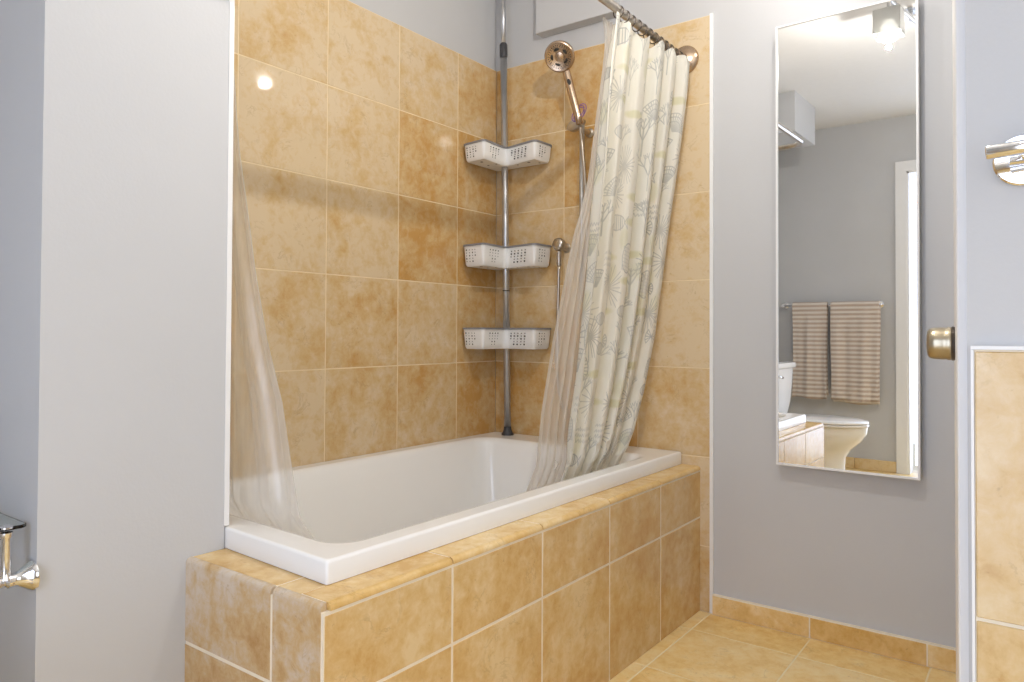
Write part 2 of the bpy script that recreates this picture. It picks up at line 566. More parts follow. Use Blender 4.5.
for (y0, y1, z0, z1) in ((W0 - .06, W0, WZ0 - .06, WZ1 + .06), (W1, W1 + .06, WZ0 - .06, WZ1 + .06), (W0, W1, WZ0 - .06, WZ0), (W0, W1, WZ1, WZ1 + .06), (W0, W1, 1.30, 1.335)):
    mb.box(2.985, 3.02, y0, y1, z0, z1)
fill_frame = struct(mb.build('lightbox_1', M['white_paint']), 'added fill light as a white framed window in the right wall', 'lightbox')  # made-up, out of view; added to brighten the partition and tub front
mb = MB(); mb.box(3.022, 3.027, W0, W1, WZ0, WZ1); mb.build('fill_pane', M['fill_glow'], fill_frame)  # glowing sheet added as fill light
mb = MB(); mb.box(1.83, 1.93, -1.30, 0.006, 0, CEIL)
struct(mb.build('wall_side', M['paint']), 'grey wall hidden behind the open door', 'wall')
mb = MB(); mb.box(1.759, 3.1, -1.390, -1.365, 0, CEIL)
wall_near = struct(mb.build('wall_near', M['paint']), 'grey wall at the right edge above the tiled wainscot', 'wall')
mb = MB()
xw = [1.7665, 1.7665 + TW, 1.7665 + 2 * TW, 1.7665 + 3 * TW, 3.0]
zw = [0.0, 0.02, 0.32, 0.6195, 0.921]
for i in range(4):
    for j in range(1, 4):
        t = T(); t = (0.72 if j == 3 else 0.35, t[1], t[2])
        round_tile(mb, xw[i] + 0.0008, xw[i + 1] - 0.0008, -1.40, -1.3905, zw[j] + 0.002, zw[j + 1] - 0.002, t)
mb.build('tile_cladding', M['tile_wainscot'], wall_near)
mb = MB(); mb.box(1.7665, 3.0, -1.3985, -1.3902, 0.0, 0.921); mb.build('grout', M['grout_white'], wall_near)
mb = MB(); mb.box(1.7632, 1.7662, -1.401, -1.3902, 0, 0.9208); mb.box(1.7632, 3.0, -1.401, -1.3902, 0.9212, 0.9255)
struct(mb.build('trim_3', M['white_paint']), 'thin white edge strip around the tiled wainscot', 'trim')

# floor and ceiling
mb = MB(); gm = MB()
fx = [0.13, 0.28, 0.602, 0.917] + [0.917 + 0.322 * k for k in range(1, 8)]
fy = [0.0, -0.163] + [-0.163 - 0.322 * k for k in range(1, 11)]
for i in range(len(fx) - 1):
    for j in range(len(fy) - 1):
        round_tile(mb, fx[i] + 0.002, fx[i + 1] - 0.002, fy[j + 1] + 0.002, fy[j] - 0.002, -0.008, 0.0, T(), 0.0008)
floor = MB(); floor.box(-0.12, 3.1, YF - 1.6, 0.12, -0.08, -0.0085)
fl = struct(floor.build('floor', M['grout']), 'tiled floor in yellow limestone', 'floor')
mb.build('floor_tiling', M['tile_floor'], fl)
gm.box(0.13, fx[-1], fy[-1], 0.0, -0.0084, -0.0007); gm.build('grout', M['grout_floor'], fl)
mb = MB(); mb.box(-0.12, 3.1, YF - 0.1, 0.12, CEIL, CEIL + 0.08)
struct(mb.build('ceiling', M['ceiling']), 'plain white ceiling', 'ceiling')
mb = MB(); mb.box(0.13, 0.544, -2.63, -2.205, 2.165, CEIL)
struct(mb.build('ceiling_bulkhead', M['paint_far']), 'boxed white bulkhead hanging from the ceiling over the toilet', 'bulkhead')

# baseboards
mb = MB()
bx = [ER + 0.011, 1.2355, 1.5525, 1.80]
for i in range(3):
    round_tile(mb, bx[i] + 0.001, bx[i + 1] - 0.001, -0.012, 0.006, 0.0005, 0.064, T(), 0.0025)
bb = struct(mb.build('baseboard_back', M['tile_top']), 'low tile baseboard under the mirror wall', 'baseboard')
mb = MB(); mb.box(ER + 0.011, 1.80, -0.0105, 0.006, 0.0005, 0.0655); mb.build('grout', M['grout_white'], bb)
mb = MB()
for i in range(3):
    round_tile(mb, 0.132 + 0.2617 * i, 0.132 + 0.2617 * (i + 1) - 0.002, YF, YF + 0.012, 0.0005, 0.075, T(), 0.0025)
struct(mb.build('baseboard_front', M['tile_front']), 'tile baseboard under the towels', 'baseboard')

# doorway casing behind the camera
mb = MB()
mb.box(DX0 - 0.068, DX0, YF, YF + 0.018, 0, DZ + 0.07); mb.box(DX1, DX1 + 0.068, YF, YF + 0.018, 0, DZ + 0.07); mb.box(DX0, DX1, YF, YF + 0.018, DZ, DZ + 0.07)
mb.box(DX0 - 0.004, DX0 + 0.012, YF - 0.10, YF + 0.012, 0, DZ); mb.box(DX1 - 0.012, DX1 + 0.004, YF - 0.10, YF + 0.012, 0, DZ); mb.box(DX0, DX1, YF - 0.10, YF + 0.012, DZ - 0.012, DZ + 0.002)
struct(mb.build('door_2', M['white_paint']), 'white casing of the bright doorway reflected in the mirror', 'doorway')

# open door seen edge-on at the right, with its knob
d1 = thing('door_1', 'white door seen edge-on at right with a satin metal knob', 'door', (1.7463, -1.358, 0), math.atan2(0.034, 0.36))
struct(d1)
mb = MB(); mb.rbox(0.0, 0.034, 0.0, 0.70, 0.008, 2.05, 0.002); mb.build('door_panel', M['white_paint'], d1)
kz = 0.9232
mb = MB()
mb.lathe([(0.0, 0.0), (0.027, 0.0), (0.028, 0.004), (0.021, 0.010), (0.0165, 0.013), (0.0165, 0.018)], (0.0, 0.36, kz), (-1, 0, 0), 36, caps=False)
rose = mb.build('knob_rose', M['dark_metal'], d1, auto=40)
mb = MB()
mb.lathe([(0.0, 0.004), (0.0225, 0.004), (0.0265, 0.0055), (0.0272, 0.009), (0.0258, 0.012), (0.0262, 0.018), (0.0258, 0.028), (0.0245, 0.035), (0.0205, 0.0385), (0.012, 0.040), (0.0, 0.0404)], (0.0, 0.36, kz), (-1, 0, 0), 40, caps=False)
mb.build('knob', M['brass'], d1, auto=40)

# ------------------------------------------------------------------ tub surround
sur = thing('tub_surround', 'yellow tiled surround boxing in the white bathtub', 'tub surround', (0.6, -0.8, 0))
struct(sur)
base = Vector((0.6, -0.8, 0))


def part(mb_, name, mats, parent, **k):
    mb_.v = [(x + max(0, (y + 1.585) / 1.585) * 0.008 * min(1.0, x / 0.8), y, z) for (x, y, z) in mb_.v]
    o = mb_.build(name, mats, parent, **k)
    o.location = -Vector(parent.location)
    return o


ycol = [-0.0, -0.307, -0.6241, -0.946, -1.2645, -1.585]
ZG, ZM = 0.473, 0.3148
gf = 0.0027
mb = MB()
for i in range(5):
    for (z0, z1) in ((0.0, ZM), (ZM, ZG)):
        t = T(); t = (0.62 - 0.10 * (i == 0) + 0.25 * (t[0] - 0.5), t[1], t[2])
        round_tile(mb, XP - 0.009, XP, ycol[i + 1] + gf, ycol[i] - (gf if i else 0.0005), z0 + (gf if z0 else 0.0), z1 - (gf if z1 == ZM else 0.0048), t)
part(mb, 'front_tiling', M['tile_front'], sur)


def nose_piece(mb_, x0, x1, y0, y1, z0, z1, fx_, fy_, tint, r=0.0115):
    """Edging tile; the +x and/or -y top edge is rounded over."""
    import bmesh
    bm = bmesh.new(); bmesh.ops.create_cube(bm, size=1.0)
    for v in bm.verts:
        v.co = Vector(((x0 + x1) / 2 + v.co.x * (x1 - x0), (y0 + y1) / 2 + v.co.y * (y1 - y0), (z0 + z1) / 2 + v.co.z * (z1 - z0)))
    es = []
    for e in bm.edges:
        a, b = e.verts[0].co, e.verts[1].co
        top = abs(a.z - z1) < 1e-6 and abs(b.z - z1) < 1e-6
        if fx_ and top and abs(a.x - x1) < 1e-6 and abs(b.x - x1) < 1e-6: es.append(e)
        if fy_ and top and abs(a.y - y0) < 1e-6 and abs(b.y - y0) < 1e-6: es.append(e)
    bmesh.ops.bevel(bm, geom=es, offset=r, segments=5, affect='EDGES', profile=0.5)
    bm.verts.index_update()
    mb_.add([v.co for v in bm.verts], [[v.index for v in f.verts] for f in bm.faces], 0, False, tint)
    bm.free()


mb = MB()
xe = [XS - 0.006, 0.731, XP - 0.004]
ge = 0.0034
for i in range(2):
    round_tile(mb, xe[i] + ge, xe[i + 1] - ge, YP, YP + 0.012, 0.0, 0.3205 - ge, T())
    nose_piece(mb, xe[i] + ge, xe[i + 1] - ge, YP, YP + 0.012, 0.3205 + ge, ZP, False, True, T(), 0.0105)
part(mb, 'end_tiling', M['tile_end'], sur)
mb = MB()
for i in range(5):
    nose_piece(mb, 0.799, XP + 0.001, ycol[i + 1] + 0.002 + (0.0125 if i == 4 else 0), ycol[i] - (0.002 if i else 0.0005), ZG + 0.001, ZP, True, False, T())
nose_piece(mb, XS + 0.004, 0.731 - 0.002, YP + 0.0128, -1.500, ZG + 0.001, ZP, False, False, T())
nose_piece(mb, 0.731 + 0.002, 0.7968, YP + 0.0128, -1.500, ZG + 0.001, ZP, False, False, T())
part(mb, 'edging', M['tile_top'], sur)
mb = MB()
mb.prism([(0.8012, -0.0006), (0.8012, -1.5010), (XS + 0.0040, -1.5010), (XS + 0.0006, YP + 0.0008), (XP - 0.0008, YP + 0.0008), (XP - 0.0008, -0.0006)], 2, 0.0, ZG + 0.0006)
mb.prism([(0.8012, -0.0006), (0.8012, -1.5010), (XS + 0.0040, -1.5010), (XS + 0.0006, YP + 0.011), (XP - 0.011, YP + 0.011), (XP - 0.011, -0.0006)], 2, ZG + 0.0008, ZP - 0.0006)
part(mb, 'grout', M['grout_white'], sur)

# ------------------------------------------------------------------ bathtub
def rrect(x0, x1, y0, y1, r, z, k=10):
    pts = []
    rs = r if isinstance(r, (list, tuple)) else [r] * 4
    for (cx, cy, a, rr) in ((x1 - rs[0], y1 - rs[0], 0, rs[0]), (x0 + rs[1], y1 - rs[1], 1, rs[1]), (x0 + rs[2], y0 + rs[2], 2, rs[2]), (x1 - rs[3], y0 + rs[3], 3, rs[3])):
        for i in range(k):
            t = PI / 2 * (a + i / (k - 1))
            pts.append((cx + rr * math.cos(t), cy + rr * math.sin(t), z))
    return pts


tub = thing('bathtub', 'white acrylic bathtub set into the yellow tiled surround', 'bathtub', (0.4, -0.76, ZP))
ZR = 0.5305
X0, X1_, Y0, Y1_ = 0.002, 0.802, -1.521, -0.002
R = []
R.append(rrect(X0 + .03, X1_ - .03, Y0 + .03, Y1_ - .03, 0.006, 0.488))
R.append(rrect(X0, X1_, Y0, Y1_, 0.006, 0.488))
R.append(rrect(X0, X1_, Y0, Y1_, 0.006, ZR - 0.006))
R.append(rrect(X0 + .0018, X1_ - .0018, Y0 + .0018, Y1_ - .0018, 0.007, ZR - 0.0018))
R.append(rrect(X0 + .006, X1_ - .006, Y0 + .006, Y1_ - .006, 0.008, ZR))
R.append(rrect(X0 + .009, X1_ - .009, Y0 + .009, Y1_ - .009, 0.010, ZR))
ix0, ix1, iy0, iy1 = 0.062, 0.742, -1.445, -0.150
for (d, dz) in ((-0.016, 0.0), (-0.012, 0.0), (-0.004, -0.002), (0.004, -0.008), (0.009, -0.018)):
    R.append(rrect(ix0 + d, ix1 - d, iy0 + d, iy1 - d, 0.07, ZR + dz))
def inner(z, f):
    # f: 0 at rim .. 1 at floor; gentle walls, long lounge slope on the left end
    return rrect(ix0 + .011 + .055 * f, ix1 - .011 - .055 * f, iy0 + .011 + .27 * f ** 1.25, iy1 - .011 - .06 * f, 0.07 + 0.05 * f, z)
for f_ in (0.12, 0.3, 0.5, 0.7, 0.85):
    R.append(inner(ZR - 0.03 - 0.335 * f_, f_))
def floor_ring(z, d):
    return rrect(ix0 + .066 + d, ix1 - .066 - d, iy0 + .281 + d * 1.3, iy1 - .071 - d, 0.12, z)
R.append(floor_ring(0.178, 0.0)); R.append(floor_ring(0.160, 0.014)); R.append(floor_ring(0.152, 0.035)); R.append(floor_ring(0.150, 0.07))
R = [[(x + max(0, (y + 1.52) / 1.52) * 0.013 * min(1.0, max(0, x) / 0.8), y + min(1, max(0, (-y - 1.3) / .2)) * (0.8 - x) * 0.054, z) for (x, y, z) in r_] for r_ in R]
mb = MB(); mb.loft(R, 0, True, cap0=False, cap1=True)
o = mb.build('tub_shell', M['acrylic'], tub, auto=60); o.location = -Vector(tub.location)
mb = MB(); mb.lathe([(0.0, 0.0), (0.030, 0.0), (0.030, 0.004), (0.022, 0.005), (0.0, 0.004)], (0.40, -0.36, 0.1505), (0, 0, 1), 24, caps=False)
o = mb.build('drain', M['chrome'], tub); o.location = -Vector(tub.location)

# ------------------------------------------------------------------ shower rod with its curved corner
ROD_Z, ROD_X, ROD_Y = 1.882, 0.825, -1.452
rod = thing('curtain_rod', 'L-shaped metal shower curtain rod fixed above the tub', 'curtain rod', (ROD_X, 0, ROD_Z))
pts = [(ROD_X, -0.006, ROD_Z), (ROD_X, -0.5, ROD_Z + .002), (ROD_X, -1.0, ROD_Z)]
rc = 0.10
for i in range(11):
    t = PI / 2 * i / 10
    pts.append((ROD_X - rc + rc * math.cos(t), ROD_Y + rc - rc * math.sin(t), ROD_Z))
pts.append((0.4, ROD_Y, ROD_Z)); pts.append((0.006, ROD_Y, ROD_Z))
mb = MB(); mb.tube(pts, 0.0125, 16); o = mb.build('rod', M['nickel'], rod); o.location = -Vector(rod.location)
for (c, a) in (((ROD_X, -0.0008, ROD_Z), (0, -1, 0)), ((0.0008, ROD_Y, ROD_Z), (1, 0, 0))):
    mb = MB(); rr = 0.050 if a[1] else 0.030
    mb.lathe([(rr, 0.0), (rr, 0.006), (rr * .93, 0.012), (rr * .6, 0.019), (0.018, 0.024), (0.016, 0.036)], c, a, 36)
    o = mb.build('flange', M['bronze_nickel'], rod, auto=50); o.location = -Vector(rod.location)

# ------------------------------------------------------------------ printed curtain
def interp(tab, z):
    zs = [t[0] for t in tab]; ys = [t[1] for t in tab]
    return np.interp(z, zs, ys)


Lt = [(0.30, -0.555), (0.538, -0.573), (0.655, -0.575), (0.80, -0.559), (0.945, -0.554), (1.12, -0.542), (1.293, -0.542), (1.438, -0.537), (1.581, -0.538), (1.725, -0.533), (1.843, -0.518)]
Rt = [(0.30, -0.225), (0.538, -0.205), (0.612, -0.165), (0.743, -0.108), (0.93, -0.051), (1.122, -0.036), (1.332, -0.034), (1.843, -0.034)]
Rx = [(0.30, 0.0), (1.0, 0.0), (1.122, 0.004), (1.332, 0.014), (1.512, 0.028), (1.73, 0.040), (1.85, 0.040)]


def draw_print(W, H, fabric_w, fabric_h):
    """Line-art of shells, urchins, coral, fish and pale washes, drawn into an array of linear colours."""
    rs = np.random.RandomState(12)
    yy, xx = np.mgrid[0:H, 0:W]
    X = xx / (W - 1) * fabric_w; Y = yy / (H - 1) * fabric_h
    img = np.ones((H, W, 3)) * np.array([0.84, 0.815, 0.73])
    ink = np.zeros((H, W)); aqua = np.zeros((H, W)); lime = np.zeros((H, W))

    def line(buf, p, q, w, a=1.0):
        x0 = max(0, int((min(p[0], q[0]) - 3 * w) / fabric_w * (W - 1))); x1 = min(W, int((max(p[0], q[0]) + 3 * w) / fabric_w * (W - 1)) + 2)
        y0 = max(0, int((min(p[1], q[1]) - 3 * w) / fabric_h * (H - 1))); y1 = min(H, int((max(p[1], q[1]) + 3 * w) / fabric_h * (H - 1)) + 2)
        if x1 <= x0 or y1 <= y0: return
        sx = X[y0:y1, x0:x1]; sy = Y[y0:y1, x0:x1]
        dx, dy = q[0] - p[0], q[1] - p[1]; L2 = dx * dx + dy * dy + 1e-12
        t = np.clip(((sx - p[0]) * dx + (sy - p[1]) * dy) / L2, 0, 1)
        d = np.hypot(sx - p[0] - t * dx, sy - p[1] - t * dy)
        v = a * np.clip(1.4 - d / w, 0, 1)
        buf[y0:y1, x0:x1] = np.maximum(buf[y0:y1, x0:x1], v)

    def poly(buf, P, w, a=1.0):
        for i in range(len(P) - 1): line(buf, P[i], P[i + 1], w, a)

    def blob(buf, c, rx, ry, a):
        x0 = max(0, int((c[0] - rx) / fabric_w * (W - 1))); x1 = min(W, int((c[0] + rx) / fabric_w * (W - 1)) + 2)
        y0 = max(0, int((c[1] - ry) / fabric_h * (H - 1))); y1 = min(H, int((c[1] + ry) / fabric_h * (H - 1)) + 2)
        if x1 <= x0 or y1 <= y0: return
        d = ((X[y0:y1, x0:x1] - c[0]) / rx) ** 2 + ((Y[y0:y1, x0:x1] - c[1]) / ry) ** 2
        buf[y0:y1, x0:x1] = np.maximum(buf[y0:y1, x0:x1], a * np.clip(1.5 * (1 - d), 0, 1))

    lw = 0.0017
    def urchin(c, r, a):
        n = 22
        for k in range(n):
            t = 2 * PI * k / n
            line(ink, (c[0] + .15 * r * math.cos(t), c[1] + .15 * r * math.sin(t)), (c[0] + r * math.cos(t) * rs.uniform(.75, 1.1), c[1] + r * math.sin(t) * rs.uniform(.8, 1.15)), lw * .9, .62 * a)
        blob(ink, c, .2 * r, .2 * r, .5 * a)
    def shell(c, r, ang, a):
        blob(aqua, c, r, r, .55)
        for k in range(13):
            t = ang + (k - 6) * 0.17
            line(ink, c, (c[0] + r * math.cos(t), c[1] + r * math.sin(t)), lw, .6 * a)
        for q in (.55, .8, 1.0):
            poly(ink, [(c[0] + q * r * math.cos(ang + s), c[1] + q * r * math.sin(ang + s)) for s in np.linspace(-1.02, 1.02, 12)], lw, .7 * a)
    def coral(c, r, a, depth=4):
        def br(p, ang, l, d):
            q = (p[0] + l * math.cos(ang), p[1] + l * math.sin(ang))
            line(ink, p, q, lw * (0.7 + .25 * d), .6 * a)
            if d > 0:
                for da in (-.45, .05, .5):
                    br(q, ang + da + rs.uniform(-.12, .12), l * rs.uniform(.6, .8), d - 1)
        blob(aqua, (c[0], c[1] - .5 * r), r * .8, r * .8, .45)
        br(c, -PI / 2, r * .42, depth - 1)
    def fish(c, r, a):
        P = [(c[0] + r * math.cos(t), c[1] + .55 * r * math.sin(t)) for t in np.linspace(0, 2 * PI, 22)]
        poly(ink, P, lw, .75 * a)
        for k in range(7):
            x = -.75 + k * .24; h = .55 * math.sqrt(max(0, 1 - x * x))
            line(ink, (c[0] + x * r, c[1] - h * r), (c[0] + (x + .1) * r, c[1] + h * r), lw * (1.0 + (k % 2)), .65 * a)
        poly(ink, [(c[0] + r, c[1]), (c[0] + 1.5 * r, c[1] - .45 * r), (c[0] + 1.35 * r, c[1]), (c[0] + 1.5 * r, c[1] + .45 * r), (c[0] + r, c[1])], lw, .7 * a)
        blob(aqua, c, r, .6 * r, .35)
    def butterfly(c, r, a):
        for s in (-1, 1):
            for k in range(5):
                t = -.9 + k * .42
                line(ink, c, (c[0] + s * r * math.cos(t), c[1] + r * math.sin(t)), lw * 1.1, .75 * a)
            poly(ink, [(c[0] + s * r * math.cos(t), c[1] + r * math.sin(t)) for t in np.linspace(-.9, .8, 7)], lw, .7 * a)
    def text(c, w, a, buf):
        x = c[0]
        while x < c[0] + w:
            dx = rs.uniform(.006, .014); h = rs.uniform(.006, .013)
            line(buf, (x, c[1]), (x + dx * .7, c[1] - h), lw * .8, .55 * a); line(buf, (x + dx * .7, c[1] - h), (x + dx, c[1]), lw * .8, .55 * a)
            x += dx
    def turtle(c, r, a):
        P = [(c[0] + .8 * r * math.cos(t), c[1] + r * math.sin(t)) for t in np.linspace(0, 2 * PI, 26)]
        poly(ink, P, lw * 1.2, .7 * a); blob(ink, c, .8 * r, r, .16)
        for k in range(-3, 4):
            line(ink, (c[0] - .7 * r, c[1] + k * .25 * r), (c[0] + .7 * r, c[1] + (k + .8) * .25 * r), lw, .45 * a)
            line(ink, (c[0] + k * .22 * r, c[1] - .8 * r), (c[0] + (k - .6) * .22 * r, c[1] + .8 * r), lw, .4 * a)

    cell = 0.112
    kinds = ['urchin', 'shell', 'coral', 'fish', 'butterfly', 'turtle', 'text', 'band']
    j = 0
    y = 0.05
    while y < fabric_h:
        x = 0.03 + (0.065 if j % 2 else 0.0)
        while x < fabric_w:
            c = (x + rs.uniform(-.02, .02), y + rs.uniform(-.02, .02))
            k = kinds[rs.choice(8, p=[.22, .12, .19, .10, .10, .07, .12, .08])]
            a = rs.uniform(.7, 1.0)
            if k == 'urchin': urchin(c, rs.uniform(.045, .075), a)
            elif k == 'shell': shell(c, rs.uniform(.05, .07), rs.uniform(-2.4, -.7), a)
            elif k == 'coral': coral((c[0], c[1] + .04), rs.uniform(.09, .12), a)
            elif k == 'fish': fish(c, rs.uniform(.03, .045), a)
            elif k == 'butterfly': butterfly(c, rs.uniform(.022, .032), a)
            elif k == 'turtle': turtle(c, rs.uniform(.035, .055), a)
            elif k == 'text':
                for q in range(3): text((c[0] - .05, c[1] + q * .018), .11, a, ink)
            else:
                blob(lime, c, .075, .016, .9)
                text((c[0] - .06, c[1] + .006), .12, a, lime)
            if rs.rand() < .25: blob(lime, (c[0] + .05, c[1] + .05), .03, .04, .5)
            if rs.rand() < .3: blob(aqua, (c[0] - .04, c[1] + .05), .05, .06, .45)
            x += cell * rs.uniform(.85, 1.1)
        y += cell * .82; j += 1
    img = img * (1 - .16 * aqua[..., None]) + .16 * aqua[..., None] * np.array([0.50, 0.63, 0.62])
    img = img * (1 - .55 * lime[..., None]) + .55 * lime[..., None] * np.array([0.60, 0.58, 0.28])
    img = img * (1 - .82 * ink[..., None]) + .82 * ink[..., None] * np.array([0.17, 0.20, 0.235])
    return img


def curtain(name, label, cat):
    nu, nv = 620, 820
    fw_, fh_ = 1.05, 1.55
    img = draw_print(nu, nv, fw_, fh_)
    us = np.linspace(0, 1, nu); vs = np.linspace(0, 1, nv)
    U, V = np.meshgrid(us, vs)
    ztop = 1.853 + 0.012 * np.cos(2 * PI * 7 * U) * np.exp(-V * 14)
    zz = ztop + (0.34 - ztop) * V
    yl = np.interp(zz, [t[0] for t in Lt], [t[1] for t in Lt])
    yr = np.interp(zz, [t[0] for t in Rt], [t[1] for t in Rt])
    xr = np.interp(zz, [t[0] for t in Rx], [t[1] for t in Rx])
    xb = 0.70 + (zz - 0.53) / 1.35 * 0.125
    xb = np.where(zz < 0.56, xb - (0.56 - zz) * 0.30, xb)
    nf = 5.6
    ph = 2 * PI * (nf * U + 0.10 * np.sin(2 * PI * U * 1.3 + 2.2 * V)) + 0.5
    amp = 0.021 + 0.006 * np.sin(2 * PI * U * 2.1 + 1.0) + 0.004 * np.sin(5 * V + 9 * U)
    amp = amp * (0.75 + 0.35 * np.minimum(1, V * 3)) * np.where(zz < 0.62, np.clip((zz - 0.40) / 0.22, 0.45, 1), 1)
    px = np.sin(ph) + 0.22 * np.sin(2 * ph + 1.0)
    py = -0.35 * np.sin(2 * ph) * 0.018 * np.sin(PI * U) ** .5
    Xc = xb + amp * px + xr * U ** 1.6
    Yc = yl + (yr - yl) * U + py
    Xc = np.where(zz < 0.60, np.minimum(Xc, 0.722), Xc)
    verts = np.stack([Xc, Yc, zz], -1).reshape(-1, 3)
    idx = np.arange(nu * nv).reshape(nv, nu)
    quads = np.stack([idx[:-1, :-1], idx[:-1, 1:], idx[1:, 1:], idx[1:, :-1]], -1).reshape(-1, 4)
    root = thing(name, label, cat, (0.80, -0.28, 0.34))
    me = bpy.data.meshes.new('cloth')
    me.from_pydata((verts - np.array([0.80, -0.28, 0.34])).tolist(), [], quads.tolist())
    me.materials.append(M['cloth'])
    me.polygons.foreach_set('use_smooth', [True] * len(quads))
    ca = me.color_attributes.new('print', 'FLOAT_COLOR', 'POINT')
    c4 = np.ones((nu * nv, 4)); c4[:, :3] = img.reshape(-1, 3)
    ca.data.foreach_set('color', c4.ravel())
    me.update()
    o = bpy.data.objects.new('printed_cloth', me); COL.objects.link(o); o.parent = root
    return root


cur = curtain('shower_curtain', 'cream curtain printed with sea creatures gathered at the right of the rod', 'shower curtain')


def film_sheet(name, fn, nu, nv, parent, origin):
    v = []; f = []
    for j in range(nv):
        for i in range(nu):
            p = fn(i / (nu - 1), j / (nv - 1)); v.append((p[0] - origin[0], p[1] - origin[1], p[2] - origin[2]))
    for j in range(nv - 1):
        for i in range(nu - 1):
            f.append((j * nu + i, j * nu + i + 1, (j + 1) * nu + i + 1, (j + 1) * nu + i))
    mb_ = MB(); mb_.add(v, f, 0, True)
    return mb_.build(name, M['film'], parent, fix=False)


# the clear plastic liner hangs inside the printed curtain and swings out to its left
Ft = [(0.30, -0.665), (0.569, -0.670), (0.717, -0.668), (0.911, -0.641), (1.117, -0.598), (1.22, -0.576), (1.272, -0.551), (1.40, -0.514), (1.611, -0.496), (1.835, -0.466)]


def liner(u, v):
    z = 1.862 + (0.32 - 1.862) * v
    xb = 0.70 + (z - 0.53) / 1.35 * 0.125 - 0.034
    if z < 0.56: xb -= (0.56 - z) * 0.35
    yl = float(np.interp(z, [t[0] for t in Ft], [t[1] for t in Ft])) - 0.05 * math.exp(-v * 30)
    yr = float(np.interp(z, [t[0] for t in Lt], [t[1] for t in Lt])) + 0.07
    y = yl + (yr - yl) * u
    w = 0.5 + 0.5 * v
    x = xb + 0.010 * w * math.sin(13 * u * 2 + 1.2 + v * 1.5) + 0.003 * w * math.sin(37 * u + 2 * v)
    return (x, y, z)


lin = thing('shower_liner', 'clear plastic liner hanging beside the printed curtain', 'shower liner', (0.76, -0.5, 0.32))
film_sheet('film', liner, 46, 60, lin, lin.location)

# second clear liner at the foot end
FLt = [(0.30, 0.66), (0.52, 0.606), (0.65, 0.575), (0.79, 0.545), (0.92, 0.495), (1.07, 0.455), (1.20, 0.430), (1.34, 0.400), (1.6, 0.375), (1.865, 0.36)]


def liner2(u, v):
    z = 1.862 + (0.32 - 1.862) * v
    xr = float(np.interp(z, [t[0] for t in FLt], [t[1] for t in FLt]))
    xl = 0.24 - 0.03 * v
    y = -1.452 + 0.035 * min(1, max(0, (1.6 - z) / 1.0)) + (max(0, 0.56 - z) * 0.55)
    x = xl + (xr - xl) * u
    y += 0.009 * math.sin(22 * u + 2 * v) * (0.4 + .6 * v) + 0.004 * math.sin(47 * u)
    return (x, max(y, -1.476), z)


lin2 = thing('shower_liner', 'clear plastic liner gathered against the grey partition at the foot end', 'shower liner', (0.40, -1.44, 0.32))
film_sheet('film', liner2, 46, 60, lin2, lin2.location)

# curtain rings
def ring(y, first=None):
    n = 18
    if first is None:
        mb_ = MB()
        mb_.tube([(0.0165 * math.cos(2 * PI * k / n), 0.0, 0.0175 * math.sin(2 * PI * k / n) - 0.004) for k in range(n)], 0.0018, 8, closed=True)
        o_ = mb_.build('curtain_ring', M['dark_metal'])
    else:
        o_ = first.copy(); COL.objects.link(o_)
    o_.location = (ROD_X, y, ROD_Z)
    return tag(o_, 'small dark ring on the rod holding up the printed curtain', 'curtain ring', 'curtain rings on the shower rod')


r0 = None
for k in range(12):
    y = -0.485 + k * (0.43 / 11)
    r_ = ring(y, r0)
    if r0 is None: r0 = r_

# ------------------------------------------------------------------ corner shower caddy
cx, cy = 0.105, -0.055
cad = thing('shower_caddy', 'floor-to-ceiling pole caddy with three white baskets in the tub corner', 'shower caddy', (cx, cy, ZR))
mb = MB(); mb.lathe([(0.0135, 0.02), (0.0135, 1.545)], (0, 0, 0), (-0.0122, -0.0090, 1), 20); mb.build('pole', M['pole'], cad)
mb = MB(); mb.lathe([(0.0105, 1.53), (0.0105, CEIL - ZR - 0.03)], (0, 0, 0), (-0.0122, -0.0090, 1), 20); mb.build('upper_pole', M['pole'], cad)
mb = MB(); mb.lathe([(0.0145, 1.505), (0.0160, 1.512), (0.0160, 1.555), (0.0125, 1.562)], (0, 0, 0), (-0.0122, -0.0090, 1), 20); mb.build('collar', M['dark_plastic'], cad, auto=40)
mb = MB(); mb.lathe([(0.024, 0.0005), (0.024, 0.006), (0.019, 0.012), (0.0155, 0.022), (0.0145, 0.034)], (0, 0, 0), (-0.0122, -0.0090, 1), 24); mb.build('foot', M['dark_plastic'], cad, auto=40)
mb = MB(); mb.lathe([(0.013, CEIL - ZR - 0.045), (0.020, CEIL - ZR - 0.015), (0.022, CEIL - ZR - 0.001)], (0, 0, 0), (-0.0122, -0.0090, 1), 24); mb.build('ceiling_cap', M['dark_plastic'], cad, auto=40)
mb = MB(); mb.lathe([(0.0140, 0.57), (0.0140, 0.574)], (0, 0, 0), (-0.0122, -0.0090, 1), 20); mb.build('joint', M['dark_plastic'], cad)


def round_poly(P, r, k=5):
    out = []
    n = len(P)
    for i in range(n):
        a, b, c = Vector(P[i - 1]), Vector(P[i]), Vector(P[(i + 1) % n])
        d1_, d2_ = (a - b), (c - b)
        rr = min(r, d1_.length * .45, d2_.length * .45)
        p, q = b + d1_.normalized() * rr, b + d2_.normalized() * rr
        for j in range(k):
            t = j / (k - 1)
            out.append(tuple((1 - t) ** 2 * p + 2 * t * (1 - t) * b + t * t * q))
    return out


def inset(P, d):
    """Move every vertex of a rounded outline toward the inside along its normal."""
    n = len(P); out = []
    for i in range(n):
        a, c = Vector(P[i - 1]), Vector(P[(i + 1) % n])
        t = (c - a); t.normalize()
        out.append((P[i][0] - t.y * d, P[i][1] + t.x * d))
    return out


